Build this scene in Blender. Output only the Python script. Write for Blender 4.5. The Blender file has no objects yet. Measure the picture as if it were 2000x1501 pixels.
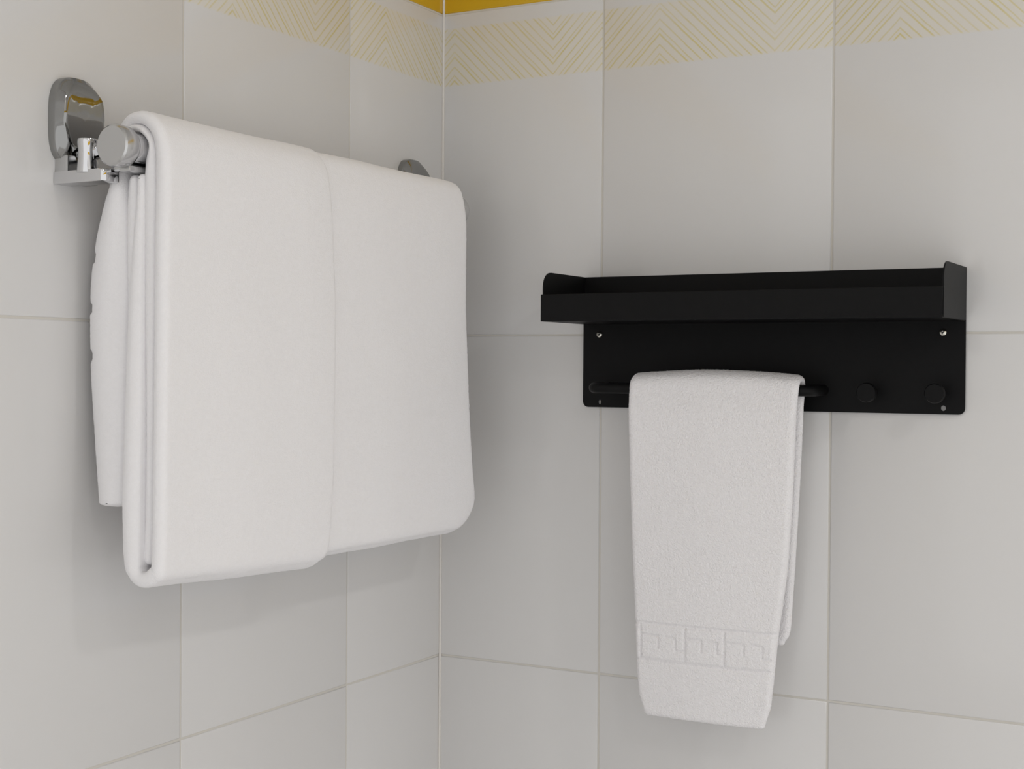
import bpy, bmesh, math, random
import numpy as np
from mathutils import Matrix, Vector, noise

random.seed(7)
rng = np.random.default_rng(7)
scene = bpy.context.scene
COL = scene.collection

# ------------------------------------------------------------------ camera
CAM_LOC = (0.85505, -1.39135, 1.46367)
CAM_YAW, CAM_PITCH, CAM_ROLL = 0.50180, -0.01133, 0.00680
CAM_F_PX = 2801.0                       # focal length in pixels of the 2000 px wide frame
cam_data = bpy.data.cameras.new('camera')
cam_data.sensor_fit = 'HORIZONTAL'
cam_data.sensor_width = 36.0
cam_data.lens = CAM_F_PX / 2000.0 * 36.0
cam_data.clip_start = 0.02
cam = bpy.data.objects.new('camera', cam_data)
COL.objects.link(cam)
cam.matrix_world = (Matrix.Translation(CAM_LOC) @ Matrix.Rotation(CAM_YAW, 4, 'Z')
                    @ Matrix.Rotation(math.pi / 2 + CAM_PITCH, 4, 'X') @ Matrix.Rotation(CAM_ROLL, 4, 'Z'))
scene.camera = cam

# ------------------------------------------------------------------ world, exposure, lamps
world = bpy.data.worlds.new('world')
scene.world = world
world.use_nodes = True
world.node_tree.nodes['Background'].inputs[0].default_value = (1.0, 0.997, 0.993, 1)
world.node_tree.nodes['Background'].inputs[1].default_value = 0.97     # even fill light, added; enters where unseen walls are left out
scene.view_settings.view_transform = 'Standard'
scene.view_settings.look = 'None'
scene.view_settings.exposure = 0.0
scene.view_settings.gamma = 1.0
scene.view_settings.use_curve_mapping = False
scene.cycles.diffuse_bounces = 4
scene.cycles.glossy_bounces = 3
scene.cycles.max_bounces = 5
CEIL_Z = 2.40
ROOM_X, ROOM_Y = 1.95, -2.4316
LAMPS = [(1.61, -1.66), (1.61, -0.78)]
LAMP_R = 0.065
LAMP_STRENGTH = 80.0
LAMP_COLOR = (1.0, 0.985, 0.965)

# ------------------------------------------------------------------ materials
def new_mat(name):
    m = bpy.data.materials.new(name)
    m.use_nodes = True
    nt = m.node_tree
    b = nt.nodes['Principled BSDF']
    return m, nt, b

def lin(r, g, b):
    f = lambda c: c / 12.92 if c <= 0.04045 else ((c + 0.055) / 1.055) ** 2.4
    return (f(r / 255), f(g / 255), f(b / 255), 1.0)

def N(nt, t, **kw):
    n = nt.nodes.new(t)
    for k, v in kw.items():
        setattr(n, k, v)
    return n

def math_node(nt, op, a, b=None, c=None):
    n = nt.nodes.new('ShaderNodeMath')
    n.operation = op
    for i, v in enumerate((a, b, c)):
        if v is None:
            continue
        if isinstance(v, (int, float)):
            n.inputs[i].default_value = v
        else:
            nt.links.new(v, n.inputs[i])
    return n.outputs[0]

def mix_col(nt, fac, a, b):
    n = nt.nodes.new('ShaderNodeMix')
    n.data_type = 'RGBA'
    if isinstance(fac, (int, float)):
        n.inputs[0].default_value = fac
    else:
        nt.links.new(fac, n.inputs[0])
    for i, v in ((6, a), (7, b)):
        if isinstance(v, tuple):
            n.inputs[i].default_value = v
        else:
            nt.links.new(v, n.inputs[i])
    return n.outputs[2]

TILE_WHITE = (0.720, 0.711, 0.704, 1)

def glaze(nt, b, rough=0.14):
    """glossy glaze: faint waviness and a mottled, slightly worn gloss"""
    tc = N(nt, 'ShaderNodeTexCoord')
    geo = N(nt, 'ShaderNodeNewGeometry')
    n1 = N(nt, 'ShaderNodeTexNoise')
    n1.inputs['Scale'].default_value = 11.0
    n1.inputs['Detail'].default_value = 2.0
    nt.links.new(geo.outputs['Position'], n1.inputs['Vector'])
    bp = N(nt, 'ShaderNodeBump')
    bp.inputs['Strength'].default_value = 0.10
    bp.inputs['Distance'].default_value = 0.004
    nt.links.new(n1.outputs['Fac'], bp.inputs['Height'])
    nt.links.new(bp.outputs['Normal'], b.inputs['Normal'])
    b.inputs['Roughness'].default_value = rough
    b.inputs['IOR'].default_value = 1.5
    return tc, geo, n1

def tile_plain():
    m, nt, b = new_mat('white_glazed_tile')
    tc, geo, n1 = glaze(nt, b)
    oi = N(nt, 'ShaderNodeObjectInfo')
    v = math_node(nt, 'MULTIPLY_ADD', oi.outputs['Random'], 0.03, 0.0)
    c = mix_col(nt, v, TILE_WHITE, (0.60, 0.57, 0.55, 1))
    nt.links.new(c, b.inputs['Base Color'])
    return m

def tile_yellow():
    m, nt, b = new_mat('mustard_glazed_tile')
    tc, geo, n1 = glaze(nt, b)
    c = mix_col(nt, n1.outputs['Fac'], (0.66, 0.41, 0.025, 1), (0.70, 0.43, 0.02, 1))
    nt.links.new(c, b.inputs['Base Color'])
    return m

def tile_chevron(z_lo, z_hi):
    """white tile with a printed band of hand drawn yellow zigzag lines; x runs 0..0.25 across one tile"""
    m, nt, b = new_mat('chevron_printed_tile')
    tc, geo, n1 = glaze(nt, b)
    sep = N(nt, 'ShaderNodeSeparateXYZ')
    nt.links.new(tc.outputs['Object'], sep.inputs[0])
    X, Z = sep.outputs[0], sep.outputs[2]
    nw = N(nt, 'ShaderNodeTexNoise')
    nw.inputs['Scale'].default_value = 60.0
    nw.inputs['Detail'].default_value = 2.0
    nt.links.new(geo.outputs['Position'], nw.inputs['Vector'])
    wob = math_node(nt, 'MULTIPLY', math_node(nt, 'SUBTRACT', nw.outputs['Fac'], 0.5), 0.0018)
    # triangle wave: peak at x = 0.065, valley at x = 0.190
    ph = math_node(nt, 'MULTIPLY_ADD', X, 1 / 0.25, -0.065 / 0.25)
    fr = math_node(nt, 'FRACT', math_node(nt, 'ADD', ph, 10.0))
    tri = math_node(nt, 'ABSOLUTE', math_node(nt, 'SUBTRACT', fr, 0.5))       # .5 at peak, 0 at valley
    tri = math_node(nt, 'MULTIPLY', tri, 0.25)
    h = math_node(nt, 'ADD', math_node(nt, 'SUBTRACT', Z, tri), wob)
    # three lines of different weight in each repeat
    rep = math_node(nt, 'FRACT', math_node(nt, 'MULTIPLY_ADD', h, 1 / 0.0265, 20.0))
    def line(c0, w):
        d = math_node(nt, 'ABSOLUTE', math_node(nt, 'SUBTRACT', rep, c0))
        mr = N(nt, 'ShaderNodeMapRange')
        mr.interpolation_type = 'SMOOTHSTEP'
        nt.links.new(d, mr.inputs[0])
        mr.inputs[1].default_value = w * 0.35
        mr.inputs[2].default_value = w * 1.15
        mr.inputs[3].default_value = 1.0
        mr.inputs[4].default_value = 0.0
        return mr.outputs[0]
    l = math_node(nt, 'MAXIMUM', line(0.14, 0.058), math_node(nt, 'MULTIPLY', line(0.36, 0.045), 0.8))
    l = math_node(nt, 'MAXIMUM', l, math_node(nt, 'MULTIPLY', line(0.72, 0.050), 0.85))
    n2 = N(nt, 'ShaderNodeTexNoise')
    n2.inputs['Scale'].default_value = 22.0
    nt.links.new(geo.outputs['Position'], n2.inputs['Vector'])
    wear = N(nt, 'ShaderNodeMapRange')
    nt.links.new(n2.outputs['Fac'], wear.inputs[0])
    wear.inputs[1].default_value = 0.3
    wear.inputs[2].default_value = 0.62
    wear.inputs[3].default_value = 0.45
    wear.inputs[4].default_value = 1.0
    def edge(z0, s, w=0.0012):
        mr = N(nt, 'ShaderNodeMapRange')
        nt.links.new(Z, mr.inputs[0])
        mr.inputs[1].default_value = z0 - s * w
        mr.inputs[2].default_value = z0 + s * w
        return mr.outputs[0]
    band = math_node(nt, 'MULTIPLY', edge(z_lo, 1), edge(z_hi, -1))
    fac = math_node(nt, 'MULTIPLY', math_node(nt, 'MULTIPLY', l, wear.outputs[0]), band)
    base = mix_col(nt, math_node(nt, 'MULTIPLY', band, 0.45), TILE_WHITE, (0.76, 0.70, 0.57, 1))
    c = mix_col(nt, math_node(nt, 'MULTIPLY', fac, 0.70), base, (0.66, 0.56, 0.17, 1))
    nt.links.new(c, b.inputs['Base Color'])
    return m

def simple(name, col, rough=0.5, metal=0.0, bump=None, spec=0.5):
    m, nt, b = new_mat(name)
    b.inputs['Base Color'].default_value = col
    b.inputs['Roughness'].default_value = rough
    b.inputs['Metallic'].default_value = metal
    b.inputs['Specular IOR Level'].default_value = spec
    if bump:
        sc, st, dist = bump
        tc = N(nt, 'ShaderNodeTexCoord')
        n1 = N(nt, 'ShaderNodeTexNoise')
        n1.inputs['Scale'].default_value = sc
        n1.inputs['Detail'].default_value = 3.0
        nt.links.new(tc.outputs['Object'], n1.inputs['Vector'])
        bp = N(nt, 'ShaderNodeBump')
        bp.inputs['Strength'].default_value = st
        bp.inputs['Distance'].default_value = dist
        nt.links.new(n1.outputs['Fac'], bp.inputs['Height'])
        nt.links.new(bp.outputs['Normal'], b.inputs['Normal'])
    return m

def terry(name, col, scale, strength):
    m, nt, b = new_mat(name)
    tc = N(nt, 'ShaderNodeTexCoord')
    vo = N(nt, 'ShaderNodeTexVoronoi')
    vo.inputs['Scale'].default_value = scale
    nt.links.new(tc.outputs['Object'], vo.inputs['Vector'])
    n1 = N(nt, 'ShaderNodeTexNoise')
    n1.inputs['Scale'].default_value = scale * 0.55
    n1.inputs['Detail'].default_value = 3.0
    nt.links.new(tc.outputs['Object'], n1.inputs['Vector'])
    hgt = math_node(nt, 'SUBTRACT', n1.outputs['Fac'], math_node(nt, 'MULTIPLY', vo.outputs['Distance'], 0.7))
    bp = N(nt, 'ShaderNodeBump')
    bp.inputs['Strength'].default_value = strength
    bp.inputs['Distance'].default_value = 0.0012
    nt.links.new(hgt, bp.inputs['Height'])
    nt.links.new(bp.outputs['Normal'], b.inputs['Normal'])
    n2 = N(nt, 'ShaderNodeTexNoise')
    n2.inputs['Scale'].default_value = scale * 0.3
    nt.links.new(tc.outputs['Object'], n2.inputs['Vector'])
    c = mix_col(nt, n2.outputs['Fac'], tuple(x * 0.96 for x in col[:3]) + (1,), col)
    nt.links.new(c, b.inputs['Base Color'])
    b.inputs['Roughness'].default_value = 0.95
    b.inputs['Specular IOR Level'].default_value = 0.15
    b.inputs['Sheen Weight'].default_value = 0.25
    b.inputs['Sheen Roughness'].default_value = 0.6
    return m

TILE_W, TILE_H, Z_MID = 0.25, 0.36317, 1.5
PAT_LO, PAT_HI = 0.2823, 0.3462
M_TILE, M_YEL, M_CHEV = tile_plain(), tile_yellow(), tile_chevron(PAT_LO, PAT_HI)
M_GROUT = simple('grout', (0.66, 0.635, 0.585, 1), 0.9, bump=(400, 0.4, 0.0004))
M_CAULK = simple('white_sealant', (0.74, 0.71, 0.67, 1), 0.45)
M_CEIL = simple('ceiling_paint', (0.84, 0.84, 0.83, 1), 0.9)
M_FLOOR = simple('floor_stone', (0.70, 0.685, 0.67, 1), 0.35, bump=(30, 0.1, 0.002))
M_CHROME = simple('chrome', (0.70, 0.70, 0.71, 1), 0.055, 1.0)
M_PLATE = simple('chrome_dim_reflection', (0.33, 0.33, 0.325, 1), 0.07, 1.0)  # chrome darkened in its colour to stand in for a dimmer room's reflection
M_BRUSHED = simple('satin_chrome', (0.60, 0.60, 0.60, 1), 0.22, 1.0)
M_BLACK = simple('black_powder_coat', (0.0042, 0.0042, 0.0046, 1), 0.5, bump=(900, 0.12, 0.0004), spec=0.16)
M_SCREW = simple('screw_steel', (0.75, 0.73, 0.66, 1), 0.18, 1.0)
M_SLOT = simple('screw_recess', (0.03, 0.03, 0.03, 1), 0.6)
M_TOWEL = terry('bath_towel_cotton', (0.945, 0.932, 0.945, 1), 900.0, 0.22)
M_TERRY = terry('hand_towel_terry', (0.925, 0.908, 0.922, 1), 760.0, 0.65)

# ------------------------------------------------------------------ helpers
def add_obj(name, me, mat=None, parent=None, smooth=True):
    if mat is not None:
        me.materials.append(mat)
    if smooth:
        me.polygons.foreach_set('use_smooth', [True] * len(me.polygons))
    o = bpy.data.objects.new(name, me)
    COL.objects.link(o)
    if parent is not None:
        o.parent = parent
    return o

def from_bm(name, bm, mat, parent=None, smooth=False, autosmooth=None):
    me = bpy.data.meshes.new(name)
    bmesh.ops.recalc_face_normals(bm, faces=bm.faces[:])
    bm.to_mesh(me)
    bm.free()
    o = add_obj(name, me, mat, parent, smooth)
    if autosmooth is not None:
        me.polygons.foreach_set('use_smooth', [True] * len(me.polygons))
        me.set_sharp_from_angle(angle=math.radians(autosmooth))
    return o

def empty(name, loc, label, cat, group=None):
    o = bpy.data.objects.new(name, None)
    COL.objects.link(o)
    o.empty_display_size = 0.05
    o.location = loc
    o['label'] = label
    o['category'] = cat
    if group:
        o['group'] = group
    return o

def box_bm(x0, x1, y0, y1, z0, z1, bevel=0.0, seg=2):
    bm = bmesh.new()
    bmesh.ops.create_cube(bm, size=1.0)
    for v in bm.verts:
        v.co = Vector(((x0 + x1) / 2 + v.co.x * (x1 - x0), (y0 + y1) / 2 + v.co.y * (y1 - y0),
                       (z0 + z1) / 2 + v.co.z * (z1 - z0)))
    if bevel > 0:
        bmesh.ops.bevel(bm, geom=bm.edges[:], offset=bevel, segments=seg, affect='EDGES', profile=0.6)
    return bm

def lathe_bm(profile, n=32, axis='Z', centre=(0, 0, 0)):
    """profile: list of (radius, height) revolved about an axis; ends closed"""
    bm = bmesh.new()
    c = Vector(centre)
    rings = []
    for r, h in profile:
        ring = []
        for k in range(n):
            a = 2 * math.pi * k / n
            u, v = max(r, 1e-6) * math.cos(a), max(r, 1e-6) * math.sin(a)
            p = {'Z': (u, v, h), 'Y': (u, h, v), 'X': (h, u, v)}[axis]
            ring.append(bm.verts.new(c + Vector(p)))
        rings.append(ring)
    for a, b in zip(rings, rings[1:]):
        for k in range(n):
            bm.faces.new((a[k], a[(k + 1) % n], b[(k + 1) % n], b[k]))
    bm.faces.new(rings[0][::-1])
    bm.faces.new(rings[-1])
    return bm

def prism_bm(outline, lo, hi, plane='XZ', bevel=0.0):
    """outline polygon extruded along the missing axis, rounded rim"""
    bm = bmesh.new()
    def P(a, b, h):
        return {'XZ': (a, h, b), 'YZ': (h, a, b), 'XY': (a, b, h)}[plane]
    A = [bm.verts.new(P(a, b, lo)) for a, b in outline]
    B = [bm.verts.new(P(a, b, hi)) for a, b in outline]
    n = len(outline)
    for k in range(n):
        bm.faces.new((A[k], A[(k + 1) % n], B[(k + 1) % n], B[k]))
    bm.faces.new(A[::-1])
    bm.faces.new(B)
    if bevel > 0:
        rim = [e for e in bm.edges if (e.verts[0] in A and e.verts[1] in A) or (e.verts[0] in B and e.verts[1] in B)]
        bmesh.ops.bevel(bm, geom=rim, offset=bevel, segments=2, affect='EDGES', profile=0.6)
    return bm

def rounded_rect(x0, x1, z0, z1, r, n=6):
    """r: radii for (x0,z0) (x1,z0) (x1,z1) (x0,z1)"""
    pts = []
    for (cx, cz, a0, rr) in ((x0 + r[0], z0 + r[0], 180, r[0]), (x1 - r[1], z0 + r[1], 270, r[1]),
                             (x1 - r[2], z1 - r[2], 0, r[2]), (x0 + r[3], z1 - r[3], 90, r[3])):
        if rr < 1e-6:
            pts.append((cx, cz))
            continue
        for k in range(n + 1):
            a = math.radians(a0 + 90 * k / n)
            pts.append((cx + rr * math.cos(a), cz + rr * math.sin(a)))
    return pts

def tube_bm(points, r, n=14, cap=True):
    bm = bmesh.new()
    pts = [Vector(p) for p in points]
    rings = []
    up = Vector((0, 0, 1))
    for i, p in enumerate(pts):
        t = (pts[min(i + 1, len(pts) - 1)] - pts[max(i - 1, 0)]).normalized()
        a = t.cross(up)
        a = a.normalized() if a.length > 1e-4 else Vector((1, 0, 0))
        b = a.cross(t).normalized()
        rings.append([bm.verts.new(p + (a * math.cos(2 * math.pi * k / n) + b * math.sin(2 * math.pi * k / n)) * r)
                      for k in range(n)])
    for A, B in zip(rings, rings[1:]):
        for k in range(n):
            bm.faces.new((A[k], A[(k + 1) % n], B[(k + 1) % n], B[k]))
    if cap:
        bm.faces.new(rings[0][::-1])
        bm.faces.new(rings[-1])
    return bm

# ------------------------------------------------------------------ the room
def struct(o, label=None):
    o['kind'] = 'structure'
    if label:
        o['label'] = label
    return o

GAP = 0.0009     # grout sits this far behind the tile faces
wall_right = struct(from_bm('wall_right', box_bm(0.0, ROOM_X, GAP, 0.10, 0, CEIL_Z), M_GROUT),
                    'white tiled wall on the right with black shelf and zigzag border')
wall_left = struct(from_bm('wall_left', box_bm(-0.10, -GAP, ROOM_Y, 0.10, 0, CEIL_Z), M_GROUT),
                   'white tiled wall on the left behind the chrome towel rail')

YEL_H = 0.15
YEL_Z = Z_MID + TILE_H
struct(from_bm('wall_front', box_bm(ROOM_X, ROOM_X + 0.1, ROOM_Y, 0.1, YEL_Z, CEIL_Z), M_TILE), 'unseen upper wall strip opposite the towel rail, cut short to let fill light in')  # unseen; lower part left out for fill light, top kept for chrome reflections
struct(from_bm('floor', box_bm(-0.1, ROOM_X + 0.1, ROOM_Y - 0.1, 0.1, -0.1, 0.0), M_FLOOR), 'grey bathroom floor below the picture')
struct(from_bm('ceiling', box_bm(-0.1, ROOM_X + 0.1, ROOM_Y - 0.1, 0.1, CEIL_Z, CEIL_Z + 0.1), M_CEIL), 'white bathroom ceiling above the picture')
for nm, b in (('trim_1', (ROOM_X - 0.006, ROOM_X, ROOM_Y, 0.0, YEL_Z, YEL_Z + YEL_H)),):
    struct(from_bm(nm, box_bm(*b), M_YEL), 'mustard yellow border band running round the room')

J = 0.0019       # joint width
TILE_T = 0.0065
tile_cache = {}

def tile_mesh(u0, u1, h, mat):
    key = (round(u0, 4), round(u1, 4), round(h, 4), mat.name)
    if key in tile_cache:
        return tile_cache[key]
    bm = box_bm(u0 + J / 2, u1 - J / 2, 0.0, TILE_T, J / 2, h - J / 2)
    front = [e for e in bm.edges if all(abs(v.co.y) < 1e-6 for v in e.verts)]
    bmesh.ops.bevel(bm, geom=front, offset=0.0011, segments=2, affect='EDGES', profile=0.5)
    bmesh.ops.recalc_face_normals(bm, faces=bm.faces[:])
    me = bpy.data.meshes.new('tile')
    bm.to_mesh(me)
    bm.free()
    me.materials.append(mat)
    me.polygons.foreach_set('use_smooth', [True] * len(me.polygons))
    me.set_sharp_from_angle(angle=math.radians(50))
    tile_cache[key] = me
    return me

rows = [(Z_MID + k * TILE_H, TILE_H, M_TILE) for k in range(-4, 0)] + [(Z_MID, TILE_H, M_CHEV), (YEL_Z, YEL_H, M_YEL),
        (YEL_Z + YEL_H, CEIL_Z - YEL_Z - YEL_H, M_TILE)]
OFF_R, OFF_L = 0.19994, 0.18159       # first vertical joints either side of the corner

def lay(wall, origin, rot, cols):
    for z, h, mat in rows:
        for org, u0, u1 in cols:
            o = bpy.data.objects.new('tile', tile_mesh(u0, u1, h, mat))
            COL.objects.link(o)
            o.parent = wall
            base = Vector(origin) + Matrix.Rotation(rot, 3, 'Z') @ Vector((org, 0, 0))
            o.location = (base.x, base.y, z)
            o.rotation_euler = (random.uniform(-.0006, .0006), 0, rot + random.uniform(-.0006, .0006))

cols_r = [(OFF_R - TILE_W, TILE_W - OFF_R, TILE_W)] + [(OFF_R + k * TILE_W, 0.0, TILE_W) for k in range(7)]
lay(wall_right, (0, 0, 0), 0.0, cols_r)
cols_l = [(-OFF_L, 0.0, OFF_L)] + [(-OFF_L - k * TILE_W, 0.0, TILE_W) for k in range(1, 10)]
lay(wall_left, (0, 0, 0), math.pi / 2, cols_l)
struct(from_bm('trim_3', tube_bm([(0.0007, -0.0007, z) for z in np.linspace(0.0, CEIL_Z - 0.001, 60)], 0.0015, 10), M_CAULK, smooth=True),
       'thin white sealant bead down the corner of the tiled walls')
for nm, b, lb in (('baseboard_right', (0.009, ROOM_X, -0.008, 0.0, 0.0, Z_MID - 4 * TILE_H), 'grey skirting under the right tiled wall'),
                  ('baseboard_left', (0.0, 0.008, ROOM_Y, 0.0, 0.0, Z_MID - 4 * TILE_H), 'grey skirting under the left tiled wall')):
    struct(from_bm(nm, box_bm(*b), M_FLOOR), lb)

# ------------------------------------------------------------------ ceiling lamps
def lamp_mat():
    m, nt, b = new_mat('lamp_diffuser')
    b.inputs['Base Color'].default_value = (0.9, 0.9, 0.9, 1)
    b.inputs['Emission Color'].default_value = LAMP_COLOR + (1,)
    b.inputs['Emission Strength'].default_value = LAMP_STRENGTH
    return m
M_LAMP = lamp_mat()
for (lx, ly), lb in zip(LAMPS, ('round white ceiling downlight further from the tiled corner', 'round white ceiling downlight nearer the tiled corner')):
    t = empty('ceiling_light', (lx, ly, CEIL_Z), lb, 'ceiling light', 'ceiling downlights')
    from_bm('trim_ring', lathe_bm([(LAMP_R, -0.002), (LAMP_R + 0.004, -0.012), (LAMP_R + 0.014, -0.009), (LAMP_R + 0.017, 0.0)], 40), M_CEIL, t, autosmooth=40)
    from_bm('diffuser', lathe_bm([(LAMP_R - 0.002, -0.0135), (LAMP_R - 0.002, -0.0125)], 40), M_LAMP, t)

# ------------------------------------------------------------------ cloth ribbons
def catmull(wp, ds):
    wp = np.asarray(wp, float)
    P = np.vstack([2 * wp[0] - wp[1], wp, 2 * wp[-1] - wp[-2]])
    out = []
    for i in range(1, len(P) - 2):
        p0, p1, p2, p3 = P[i - 1], P[i], P[i + 1], P[i + 2]
        # centripetal-like: plain Catmull-Rom with dense sampling, resampled below
        for t in np.linspace(0, 1, 24, endpoint=False):
            out.append(0.5 * ((2 * p1) + (-p0 + p2) * t + (2 * p0 - 5 * p1 + 4 * p2 - p3) * t * t
                              + (-p0 + 3 * p1 - 3 * p2 + p3) * t ** 3))
    out.append(P[-2])
    out = np.array(out)
    s = np.concatenate([[0], np.cumsum(np.hypot(*np.diff(out[:, :2], axis=0).T))])
    n = max(8, int(s[-1] / ds))
    q = np.linspace(0, s[-1], n)
    return np.stack([np.interp(q, s, out[:, k]) for k in range(out.shape[1])], 1), q

def fn(keys):
    k = np.asarray(keys, float)
    return lambda x: np.interp(x, k[:, 0], k[:, 1])

def ribbon(name, wp, e0, e1, edge, mat, parent, axis, ds=0.002, dv=0.003, disp=None, shape=None, edge_pow=2.0,
           fuzz=0.00008, wave=0.0008, wave_scale=9.0, seed=0.0, cap=1.0):
    """A thick cloth sheet. wp: (depth, z, thickness) along the cloth; it is swept along `axis`
    ('y': depth is x; 'x': depth is -y) between e0(q) and e1(q), q being the path fraction."""
    C, q = catmull(wp, ds)
    n = len(C)
    fr = q / q[-1]
    T = np.gradient(C[:, :2], axis=0)
    T /= np.linalg.norm(T, axis=1)[:, None] + 1e-12
    Nn = np.stack([T[:, 1], -T[:, 0]], 1)
    a0, a1 = e0(fr), e1(fr)
    width = float(np.mean(np.abs(a1 - a0)))
    nin = max(4, int((width - 2 * edge) / dv))
    ed = edge * (1 - np.cos(np.linspace(0, math.pi / 2, 7)))[:-1]
    d = np.concatenate([ed, np.linspace(edge, width - edge, nin), width - ed[::-1]])
    v = d / width
    m = len(v)
    dist = np.minimum(d, width - d)
    k = np.where(dist < edge, np.maximum(1 - np.abs((edge - np.minimum(dist, edge)) / edge) ** edge_pow, 0) ** (1 / edge_pow), 1.0)
    k = np.maximum(k, 0.06)
    capn = 4
    cap_a = np.linspace(0, math.pi, capn + 2)[1:-1]
    rings = 2 * n + 2 * capn
    pos = np.zeros((m, rings, 3))
    for j in range(m):
        half = C[:, 2] / 2 * k[j]
        c2 = C[:, :2].copy()
        if shape is not None:
            c2 = shape(c2, fr, v[j])
        A = c2 + Nn * half[:, None]
        B = c2 - Nn * half[:, None]
        al = a0 + (a1 - a0) * v[j]
        if disp is not None:
            A = A + Nn * disp(+1, c2, al, k[j])[:, None]
            B = B - Nn * disp(-1, c2, al, k[j])[:, None]
        endc = c2[-1] + np.outer(np.cos(cap_a), Nn[-1]) * half[-1] + np.outer(np.sin(cap_a), T[-1]) * half[-1] * cap
        stac = c2[0] - np.outer(np.cos(cap_a), Nn[0]) * half[0] - np.outer(np.sin(cap_a), T[0]) * half[0] * cap
        pq = np.vstack([A, endc, B[::-1], stac])
        aa = np.concatenate([al, np.full(capn, al[-1]), al[::-1], np.full(capn, al[0])])
        if axis == 'y':
            pos[j] = np.stack([pq[:, 0], aa, pq[:, 1]], 1)
        else:
            pos[j] = np.stack([aa, -pq[:, 0], pq[:, 1]], 1)
    # smooth hand-made unevenness and a fuzzy pile
    flat = pos.reshape(-1, 3)
    nrm = np.concatenate([Nn, np.tile(T[-1], (capn, 1)), -Nn[::-1], np.tile(-T[0], (capn, 1))])
    nr = np.tile(nrm, (m, 1))
    amp = np.empty(len(flat))
    for i, p in enumerate(flat):
        amp[i] = noise.noise(Vector((p[0] * wave_scale * 2 + seed, p[1] * wave_scale * 2.2, p[2] * wave_scale * 0.55 + seed)))
    amp = amp * wave + rng.normal(0, fuzz, len(flat))
    if axis == 'y':
        flat = flat + np.stack([nr[:, 0] * amp, rng.normal(0, fuzz * 0.6, len(flat)), nr[:, 1] * amp], 1)
    else:
        flat = flat + np.stack([rng.normal(0, fuzz * 0.6, len(flat)), -nr[:, 0] * amp, nr[:, 1] * amp], 1)
    j = np.arange(m - 1)[:, None]
    r = np.arange(rings)[None, :]
    r2 = (r + 1) % rings
    quads = np.stack([j * rings + r, j * rings + r2, (j + 1) * rings + r2, (j + 1) * rings + r], -1).reshape(-1, 4)
    ii = np.arange(n - 1)
    mb = n + capn + (n - 1) - ii          # index of B[i] in the ring
    endq = np.stack([ii, ii + 1, mb - 1, mb], -1)
    quads = np.vstack([quads, endq[:, ::-1], (endq + (m - 1) * rings)])
    me = bpy.data.meshes.new(name)
    me.from_pydata(flat.tolist(), [], quads.tolist())
    me.update()
    bm = bmesh.new()
    bm.from_mesh(me)
    bmesh.ops.recalc_face_normals(bm, faces=bm.faces[:])
    bm.to_mesh(me)
    bm.free()
    o = add_obj(name, me, mat, None, True)
    if parent is not None:
        o.parent = parent
        o.matrix_parent_inverse = Matrix.Translation(-Vector(parent.location))
    return o

# ------------------------------------------------------------------ chrome towel rail on the left wall
BAR_X, BAR_Z, BAR_R = 0.0635, 1.631, 0.0122
BAR_Y0, BAR_Y1 = -0.583, -0.073
rail = empty('towel_rail', (0.0, -0.3225, BAR_Z), 'chrome towel rail with shield shaped brackets holding the big bath towel', 'towel rail')

def rp(o):
    o.parent = rail
    o.matrix_parent_inverse = Matrix.Translation(-Vector(rail.location))
    return o

rp(from_bm('bar', lathe_bm([(BAR_R * 0.9, BAR_Y0 + 0.003), (BAR_R, BAR_Y0 + 0.005), (BAR_R, BAR_Y1 - 0.005), (BAR_R * 0.9, BAR_Y1 - 0.003)], 40, 'Y', (BAR_X, 0, BAR_Z)), M_CHROME, autosmooth=40))
rp(from_bm('lower_strip', box_bm(BAR_X - 0.009, BAR_X + 0.007, BAR_Y0 + 0.012, BAR_Y1 - 0.012, BAR_Z - 0.0185, BAR_Z - 0.0142, 0.0012), M_BRUSHED, autosmooth=40))

def polar_loft(rings, n=72, centre=(0, 0)):
    """rings: (x, radius function of angle in the y-z plane, dz); last one closed to a centre point"""
    bm = bmesh.new()
    R = []
    for x, rf, cy, cz in rings:
        ring = []
        for k in range(n):
            a = 2 * math.pi * k / n
            rr = rf(a)
            xx = x(a) if callable(x) else x
            ring.append(bm.verts.new((xx, cy + rr * math.cos(a), cz + rr * math.sin(a))))
        R.append(ring)
    for A, B in zip(R, R[1:]):
        for k in range(n):
            bm.faces.new((A[k], A[(k + 1) % n], B[(k + 1) % n], B[k]))
    bm.faces.new(R[0][::-1])
    bm.faces.new(R[-1])
    return bm

def superell(a, w, h_up, h_dn, p_up, p_dn):
    """radius of an egg / shield outline: half width w, up h_up, down h_dn"""
    h, p = (h_up, p_up) if math.sin(a) >= 0 else (h_dn, p_dn)
    return (abs(math.cos(a) / w) ** p + abs(math.sin(a) / h) ** p) ** (-1 / p)

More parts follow.
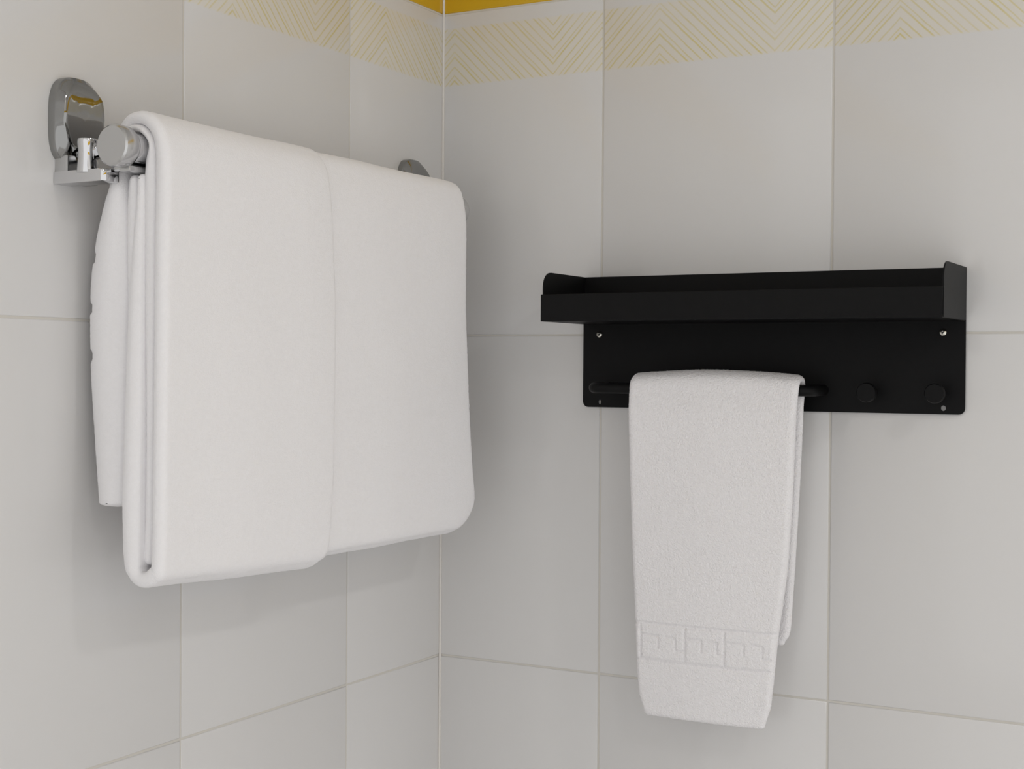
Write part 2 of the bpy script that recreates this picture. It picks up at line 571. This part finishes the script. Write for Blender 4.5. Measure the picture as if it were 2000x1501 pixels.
def bracket(yc, sign):
    """sign -1: the arm's end cap faces -y (near end), +1: +y"""
    zc = 1.655
    o0 = lambda a: superell(a, 0.0236, 0.0350, 0.034, 3.0, 3.2)
    o1 = lambda a: superell(a, 0.0232, 0.0345, 0.0335, 3.0, 3.0)
    f0 = lambda a: superell(a, 0.0215, 0.0315, 0.0270, 2.7, 1.75)
    f1 = lambda a: superell(a, 0.0200, 0.0298, 0.0245, 2.7, 1.75)
    # the face stands out most low down, where it runs into the neck, and bends back above the visor line
    def face_x(z):
        return 0.0160 + 0.10 * min(0.0, z - 0.004) - 0.42 * max(0.0, z - 0.0195)
    def fx(r):
        def f(a):
            z = r(a) * math.sin(a)
            return face_x(z) - 0.0008
        return f
    bm = polar_loft([(0.0, o0, yc, zc), (0.0062, o0, yc, zc), (0.0078, o1, yc, zc), (fx(f0), f0, yc, zc)], 96)
    # replace the flat cap by a grid of inner rings so that the visor is a real bend
    last = [f for f in bm.faces if len(f.verts) == 96 and f.calc_center_median().x > 0.008]
    bmesh.ops.delete(bm, geom=last, context='FACES_ONLY')
    prev = None
    bm.verts.ensure_lookup_table()
    prev = bm.verts[-96:]
    for s in (0.94, 0.8, 0.6, 0.4, 0.2, 0.04):
        ring = []
        for k in range(96):
            a = 2 * math.pi * k / 96
            r = f0(a) * s
            z = r * math.sin(a)
            x = face_x(z)
            ring.append(bm.verts.new((x, yc + r * math.cos(a), zc + z)))
        for k in range(96):
            bm.faces.new((prev[k], prev[(k + 1) % 96], ring[(k + 1) % 96], ring[k]))
        prev = ring
    bm.faces.new(prev)
    plate = rp(from_bm('wall_plate', bm, M_PLATE, autosmooth=33))
    yb = yc + sign * 0.0
    # frame below the shield and the tongue that carries the bar end
    rp(from_bm('base_block', box_bm(0.0, 0.014, yc - 0.0165, yc + 0.0165, 1.6065, 1.6275, 0.0018), M_BRUSHED, autosmooth=40))
    out = rounded_rect(0.0, 0.053, yc - 0.0180, yc + 0.0012, (0.001, 0.004, 0.004, 0.001))
    rp(from_bm('tongue', prism_bm(out, 1.6050, 1.6145, 'XY', 0.0012), M_CHROME, autosmooth=40))
    # neck: a waisted post out of the foot of the shield, standing on the tongue
    rp(from_bm('neck', lathe_bm([(0.0082, 1.6125), (0.0080, 1.617), (0.0073, 1.623), (0.0072, 1.630), (0.0080, 1.636), (0.0076, 1.6385)], 28, 'Z', (0.0310, yc - 0.0125, 0)), M_CHROME, autosmooth=50))
    # arm from the neck to the bar, ending in a flat round cap
    arm = []
    for k in range(9):
        t = k / 8
        arm.append((0.016 + (BAR_X - 0.016) * t, yc + (-0.002 if sign < 0 else -0.008) - 0.0075 * math.sin(t * math.pi / 2), 1.6285 + (BAR_Z - 1.6285) * t))
    rp(from_bm('arm', tube_bm(arm, 0.0062, 18), M_CHROME, smooth=True, autosmooth=50))
    ye = BAR_Y0 if sign < 0 else BAR_Y1
    prof = [(0.0145, ye - sign * 0.016), (0.0160, ye - sign * 0.013), (0.0163, ye - sign * 0.0035), (0.0158, ye - sign * 0.0012), (0.0145, ye)]
    rp(from_bm('end_cap', lathe_bm(prof, 48, 'Y', (BAR_X, 0, BAR_Z)), M_BRUSHED, autosmooth=30))

bracket(-0.5625, -1)
bracket(-0.0710, +1)

# ------------------------------------------------------------------ big bath towel over the rail
bath = empty('bath_towel', (0.065, -0.325, 1.646), 'large white bath towel folded over the chrome rail on the left wall', 'towel')

notch_back = [1.5475, 1.5090, 1.4715]
notch_in = [1.4885, 1.4510, 1.4130]
def notched(zs, side, depth=0.0028, half=0.0042):
    def f(s, c, a, k):
        d = np.zeros(len(c))
        if s == side:
            for z in zs:
                d -= depth * np.clip((half + 0.0008 - np.abs(c[:, 1] - z)) / 0.0016, 0, 1)
        return d * max(0.0, k - 0.35) / 0.65
    return f

def bath_wp(front, t, top, zb):
    return [(0.0400, 1.370, 0.010), (0.0385, 1.42, 0.011), (0.0365, 1.50, 0.012), (0.0375, 1.56, 0.012),
            (0.0395, 1.605, 0.011), (0.0450, 1.637, 0.010), (0.0535, top - 0.0035, 0.010), (0.0655, top, 0.010),
            (0.0780, top - 0.0045, 0.011), (front - 0.0045, 1.6380, 0.012), (front - 0.0008, 1.612, t), (front, 1.560, t), (front + 0.0005, 1.48, t),
            (front + 0.001, 1.40, t), (front + 0.0012, zb + 0.022, t), (front - 0.0025, zb + 0.0115, t), (front - 0.0135, zb + 0.0062, t * 0.9),
            (0.0705, zb + 0.0105, 0.013), (0.0672, zb + 0.027, 0.0175), (0.0668, 1.40, 0.0185), (0.0668, 1.50, 0.0160), (0.0685, 1.56, 0.012), (0.0700, 1.590, 0.0095), (0.0702, 1.6075, 0.0085)]

def shape_A(c, fr, v):
    c = c.copy()
    low = np.clip((1.34 - c[:, 1]) / 0.05, 0, 1) * (c[:, 0] > 0.05)
    rise = 0.016 * max(0.0, (v - 0.93) / 0.07) ** 2.2
    c[:, 1] += low * (-0.0125 * v + rise)
    # the free vertical edge lies a little closer to the layer below
    c[:, 0] -= 0.0012 * (c[:, 0] > 0.08) * max(0.0, (v - 0.8) / 0.2)
    return c

def shape_B(c, fr, v):
    c = c.copy()
    low = np.clip((1.36 - c[:, 1]) / 0.06, 0, 1) * (c[:, 0] > 0.05)
    rise = 0.030 * max(0.0, (v - 0.86) / 0.14) ** 2.3
    c[:, 1] += low * rise
    return c

EA0 = fn([(0, -0.558), (0.28, -0.558), (0.40, -0.5625), (0.55, -0.5650), (0.75, -0.5685), (0.82, -0.566), (1, -0.560)])
EA1 = fn([(0, -0.340), (0.35, -0.3440), (0.45, -0.337), (0.60, -0.3395), (0.74, -0.3525), (0.8, -0.352), (1, -0.352)])
ribbon('front_fold', bath_wp(0.0925, 0.0138, 1.6558, 1.2930), EA0, EA1, 0.0062, M_TOWEL, bath, 'y',
       shape=shape_A, seed=3.1, wave=0.0009, wave_scale=6)
EB0 = fn([(0, -0.36), (1, -0.36)])
EB1 = fn([(0, -0.090), (0.30, -0.098), (0.38, -0.1000), (0.44, -0.101), (0.55, -0.0940), (0.70, -0.078), (0.76, -0.080), (1, -0.085)])
ribbon('under_fold', bath_wp(0.0880, 0.0130, 1.6545, 1.2900), EB0, EB1, 0.0085, M_TOWEL, bath, 'y',
       shape=shape_B, seed=8.4, wave=0.0012, wave_scale=6)
# the layers folded inside, seen at the near end
EI0 = fn([(0, -0.5595), (1, -0.5595)])
EI1 = fn([(0, -0.10), (1, -0.10)])
ribbon('inner_layer', [(0.0780, 1.3150, 0.011), (0.0795, 1.345, 0.0110), (0.0800, 1.40, 0.0105), (0.0795, 1.50, 0.0115), (0.0785, 1.58, 0.0130),
                       (0.0785, 1.617, 0.0110), (0.0800, 1.634, 0.0056), (0.0720, 1.6445, 0.0060), (0.0625, 1.6480, 0.0058), (0.0525, 1.6455, 0.0058)],
       EI0, EI1, 0.0060, M_TOWEL, bath, 'y', dv=0.006, seed=1.7, wave=0.0005)
ribbon('middle_layer', [(0.0630, 1.3750, 0.010), (0.0622, 1.42, 0.0120), (0.0612, 1.50, 0.0130), (0.0602, 1.56, 0.0140), (0.0600, 1.590, 0.0130), (0.0605, 1.6075, 0.0090)],
       fn([(0, -0.5585), (1, -0.5585)]), EI1, 0.0058, M_TOWEL, bath, 'y', dv=0.006, seed=5.7, wave=0.0005,
       disp=notched(notch_in, -1))
bk = ribbon('back_layer', [(0.0385, 1.3560, 0.034), (0.0360, 1.40, 0.0390), (0.0330, 1.46, 0.0440), (0.0325, 1.52, 0.0450), (0.0355, 1.56, 0.0390), (0.0400, 1.59, 0.0270), (0.0435, 1.608, 0.0150), (0.0455, 1.624, 0.0095)],
            fn([(0, -0.5610), (1, -0.5600)]), EI1, 0.0140, M_TOWEL, bath, 'y', dv=0.006, seed=6.6, wave=0.0006, cap=0.2,
            disp=notched(notch_back, -1))

# ------------------------------------------------------------------ black wall shelf with rod and knobs
SX0, SX1 = 0.1810, 0.5800
SZ0, SZ1 = 1.4228, 1.5616
S_BOT, LIP_TOP, S_D = 1.5112, 1.5386, 0.1010
shelf = empty('wall_shelf', ((SX0 + SX1) / 2, 0, SZ0), 'black metal wall shelf with raised sides, towel rod and two knobs', 'shelf')

def sp(o):
    o.parent = shelf
    o.matrix_parent_inverse = Matrix.Translation(-Vector(shelf.location))
    return o

def plate_with_holes(name, outer, holes, y_front, thick, mat):
    cu = bpy.data.curves.new(name, 'CURVE')
    cu.dimensions = '2D'
    cu.fill_mode = 'BOTH'
    cu.extrude = thick / 2
    for poly in [outer] + holes:
        s = cu.splines.new('POLY')
        s.points.add(len(poly) - 1)
        for p, (x, z) in zip(s.points, poly):
            p.co = (x, z, 0, 1)
        s.use_cyclic_u = True
    tmp = bpy.data.objects.new('tmp_curve', cu)
    COL.objects.link(tmp)
    dg = bpy.context.evaluated_depsgraph_get()
    me = bpy.data.meshes.new_from_object(tmp.evaluated_get(dg))
    bpy.data.objects.remove(tmp)
    bpy.data.curves.remove(cu)
    me.transform(Matrix(((1, 0, 0, 0), (0, 0, -1, y_front + thick / 2), (0, 1, 0, 0), (0, 0, 0, 1))))
    me.materials.clear()
    me.name = name
    return add_obj(name, me, mat, None, False)

circ = lambda cx, cz, rx, rz, n=20: [(cx + rx * math.cos(2 * math.pi * k / n), cz + rz * math.sin(2 * math.pi * k / n)) for k in range(n)]
PLATE_Y = -0.0040
sp(plate_with_holes('back_plate', rounded_rect(SX0, SX1, SZ0, SZ1, (0.006, 0.006, 0.0004, 0.0004)),
                    [circ(0.2007, 1.4282, 0.0018, 0.0026), circ(0.5600, 1.4286, 0.0024, 0.0026)], PLATE_Y, 0.0016, M_BLACK))
sp(from_bm('spacer_pad', box_bm(0.22, 0.54, PLATE_Y + 0.0016, 0.0, 1.455, 1.495), M_BLACK))
sp(from_bm('tray', box_bm(SX0 + 0.0005, SX1 - 0.0005, -S_D, PLATE_Y, S_BOT, S_BOT + 0.0014, 0.0003, 1), M_BLACK))
sp(from_bm('front_lip', box_bm(SX0 - 0.0008, SX1 - 0.0006, -S_D - 0.0014, -S_D, S_BOT, LIP_TOP, 0.0004, 1), M_BLACK))
side_out = rounded_rect(-S_D + 0.0006, PLATE_Y, S_BOT + 0.0006, SZ1, (0.001, 0.0, 0.0, 0.0165), 10)
sp(from_bm('side_panel', prism_bm(side_out, SX0 + 0.0004, SX0 + 0.0018, 'YZ', 0.0003), M_BLACK))
side_r = rounded_rect(-S_D + 0.0006, PLATE_Y, S_BOT + 0.0006, SZ1, (0.001, 0.0, 0.0, 0.0165), 10)
sp(from_bm('side_panel', prism_bm(side_r, SX1 - 0.0014, SX1, 'YZ', 0.0003), M_BLACK))

ROD_Y, ROD_Z, ROD_R = -0.047, 1.4440, 0.0056
rod_pts = []
xl, xr, br = 0.2095, 0.4440, 0.014
rod_pts += [(xl, PLATE_Y - t, ROD_Z) for t in np.linspace(0, -ROD_Y + PLATE_Y - br, 6)]
rod_pts += [(xl + br * (1 - math.cos(a)), ROD_Y + br * (1 - math.sin(a)), ROD_Z) for a in np.linspace(0, math.pi / 2, 8)[1:]]
rod_pts += [(x, ROD_Y, ROD_Z) for x in np.linspace(xl + br, xr - br, 24)[1:-1]]
rod_pts += [(xr - br * (1 - math.sin(a)), ROD_Y + br * (1 - math.cos(a)), ROD_Z) for a in np.linspace(0, math.pi / 2, 8)]
rod_pts += [(xr, t, ROD_Z) for t in np.linspace(ROD_Y + br, PLATE_Y, 6)[1:]]
sp(from_bm('towel_rod', tube_bm(rod_pts, ROD_R, 18), M_BLACK, smooth=True, autosmooth=50))
for kx in (0.4930, 0.5570):
    prof = [(0.0045, PLATE_Y), (0.0045, -0.016), (0.0050, -0.019), (0.0088, -0.0225), (0.0094, -0.0245), (0.0094, -0.0285), (0.0086, -0.0298)]
    sp(from_bm('knob', lathe_bm(prof, 32, 'Y', (kx, 0, 1.4428)), M_BLACK, autosmooth=35))
for sx in (0.2001, 0.5592):
    prof = [(0.0036, PLATE_Y), (0.0034, PLATE_Y - 0.0010), (0.0026, PLATE_Y - 0.0018), (0.0016, PLATE_Y - 0.0021), (0.0014, PLATE_Y - 0.0012)]
    s = sp(from_bm('screw', lathe_bm(prof, 24, 'Y', (sx, 0, 1.5003)), M_SCREW, autosmooth=60))
    s['label'] = 'shiny steel screw head'
    for rot in (0, math.pi / 2):
        bm = box_bm(-0.0015, 0.0015, -0.0022, -0.0010, -0.0003, 0.0003)
        bm.transform(Matrix.Translation((sx, PLATE_Y, 1.5003)) @ Matrix.Rotation(rot + 0.4, 4, 'Y'))
        r = from_bm('cross_slot', bm, M_SLOT)
        r.parent = s
        r.matrix_parent_inverse = (Matrix.Translation(-Vector(shelf.location))).inverted() @ Matrix.Translation(-Vector(shelf.location))
        r.matrix_parent_inverse = Matrix.Identity(4)

# ------------------------------------------------------------------ hand towel on the rod
hand = empty('hand_towel', (0.35, ROD_Y, 1.4495), 'small white terry hand towel hanging from the black shelf rod', 'towel')
# border band: raised boxes carrying a key pattern
BAND_LO, BAND_HI = 1.1722, 1.2086
X_B = [0.2600, 0.2765, 0.3250, 0.3660, 0.4600]     # vertical grooves between boxes

def seg_groove(x, z, x0, z0, x1, z1, w):
    dx, dz = x1 - x0, z1 - z0
    L2 = dx * dx + dz * dz
    t = np.clip(((x - x0) * dx + (z - z0) * dz) / L2, 0, 1)
    dd = np.hypot(x - x0 - t * dx, z - z0 - t * dz)
    return np.clip((w - dd) / (0.5 * w), 0, 1)

def band_disp(s, c, a, k):
    out = np.zeros(len(c))
    if s != -1:
        return out
    z = c[:, 1]
    front = (c[:, 0] > -ROD_Y + 0.004) & (z < 1.225)
    if not front.any():
        return out
    g = np.zeros(len(c))
    for zz, w in ((BAND_HI, 0.0022), (BAND_LO, 0.0020)):
        g = np.maximum(g, np.clip((w - np.abs(z - zz)) / (0.5 * w), 0, 1))
    H = BAND_HI - BAND_LO
    inb = (z < BAND_HI) & (z > BAND_LO)
    for x in X_B[1:-1]:
        g = np.maximum(g, inb * np.clip((0.0016 - np.abs(a - x)) / 0.0008, 0, 1))
    for x0, x1 in zip(X_B[1:-1], X_B[2:]):
        L = min(x1 - x0, 0.0465)
        P = lambda u, b: (x0 + u * L, BAND_LO + b * H)
        for (u0, b0), (u1, b1) in (((0.0, .70), (.42, .68)), ((.42, .68), (.42, .38)), ((.60, .68), (.82, .66)), ((.82, .66), (.82, .34)), ((.82, .34), (1.0, .32))):
            p0, p1 = P(u0, b0), P(u1, b1)
            g = np.maximum(g, inb * 0.8 * seg_groove(a, z, p0[0], p0[1], p1[0], p1[1], 0.0013))
    out -= 0.0016 * g * front
    # woven border sits a little lower than the pile; plain hem at the very bottom
    out += 0.0004 * inb * front
    return out * k

HY = 0.0100
hand_wp = [(0.0335, 1.1980, 0.0085), (0.0330, 1.24, 0.0095), (0.0325, 1.30, 0.0100), (0.0328, 1.36, 0.0100), (0.0345, 1.41, 0.0095), (0.0365, 1.4350, 0.0080),
           (0.0378, 1.4490, 0.0070), (0.0465, 1.4552, 0.0080), (0.0562, 1.4498, 0.0080), (0.0582, 1.4370, 0.0090), (0.0592, 1.415, 0.0100), (0.0590, 1.36, 0.0110),
           (0.0585, 1.30, 0.0112), (0.0580, 1.24, 0.0112), (0.0580, 1.19, 0.0108), (0.0582, 1.15, 0.0100), (0.0584, 1.1195, 0.0085)]
# path fraction of a few stations: back bottom 0, rod about .43, front bottom 1
HE0 = fn([(0, 0.262), (0.30, 0.257), (0.42, 0.2610), (0.44, 0.2600), (0.50, 0.2595), (0.70, 0.2640), (0.85, 0.2688), (0.93, 0.2710), (0.97, 0.2730), (1.0, 0.2790)])
HE1 = fn([(0, 0.4170), (0.008, 0.4205), (0.02, 0.4225), (0.06, 0.4240), (0.15, 0.4270), (0.38, 0.4340), (0.43, 0.4370), (0.45, 0.4365), (0.50, 0.4345), (0.62, 0.4320), (0.75, 0.4270), (0.85, 0.4185), (0.93, 0.4140), (0.97, 0.4115), (1.0, 0.4060)])

def shape_H(c, fr, v):
    c = c.copy()
    top = np.clip((c[:, 1] - 1.430) / 0.02, 0, 1)
    c[:, 1] += top * 0.0042 * math.sin(math.pi * min(1, v * 1.02)) ** 0.8
    # the rest of the folded width bellies out gently in the middle
    fr_ = np.clip((1.44 - c[:, 1]) / 0.1, 0, 1) * (c[:, 0] > 0.05)
    c[:, 0] += fr_ * 0.0035 * math.sin(math.pi * v) ** 0.7
    return c

ribbon('terry_cloth', hand_wp, HE0, HE1, 0.0055, M_TERRY, hand, 'x', ds=0.0010, dv=0.0011, disp=band_disp, shape=shape_H,
       fuzz=0.00012, wave=0.0007, wave_scale=9, seed=2.2)
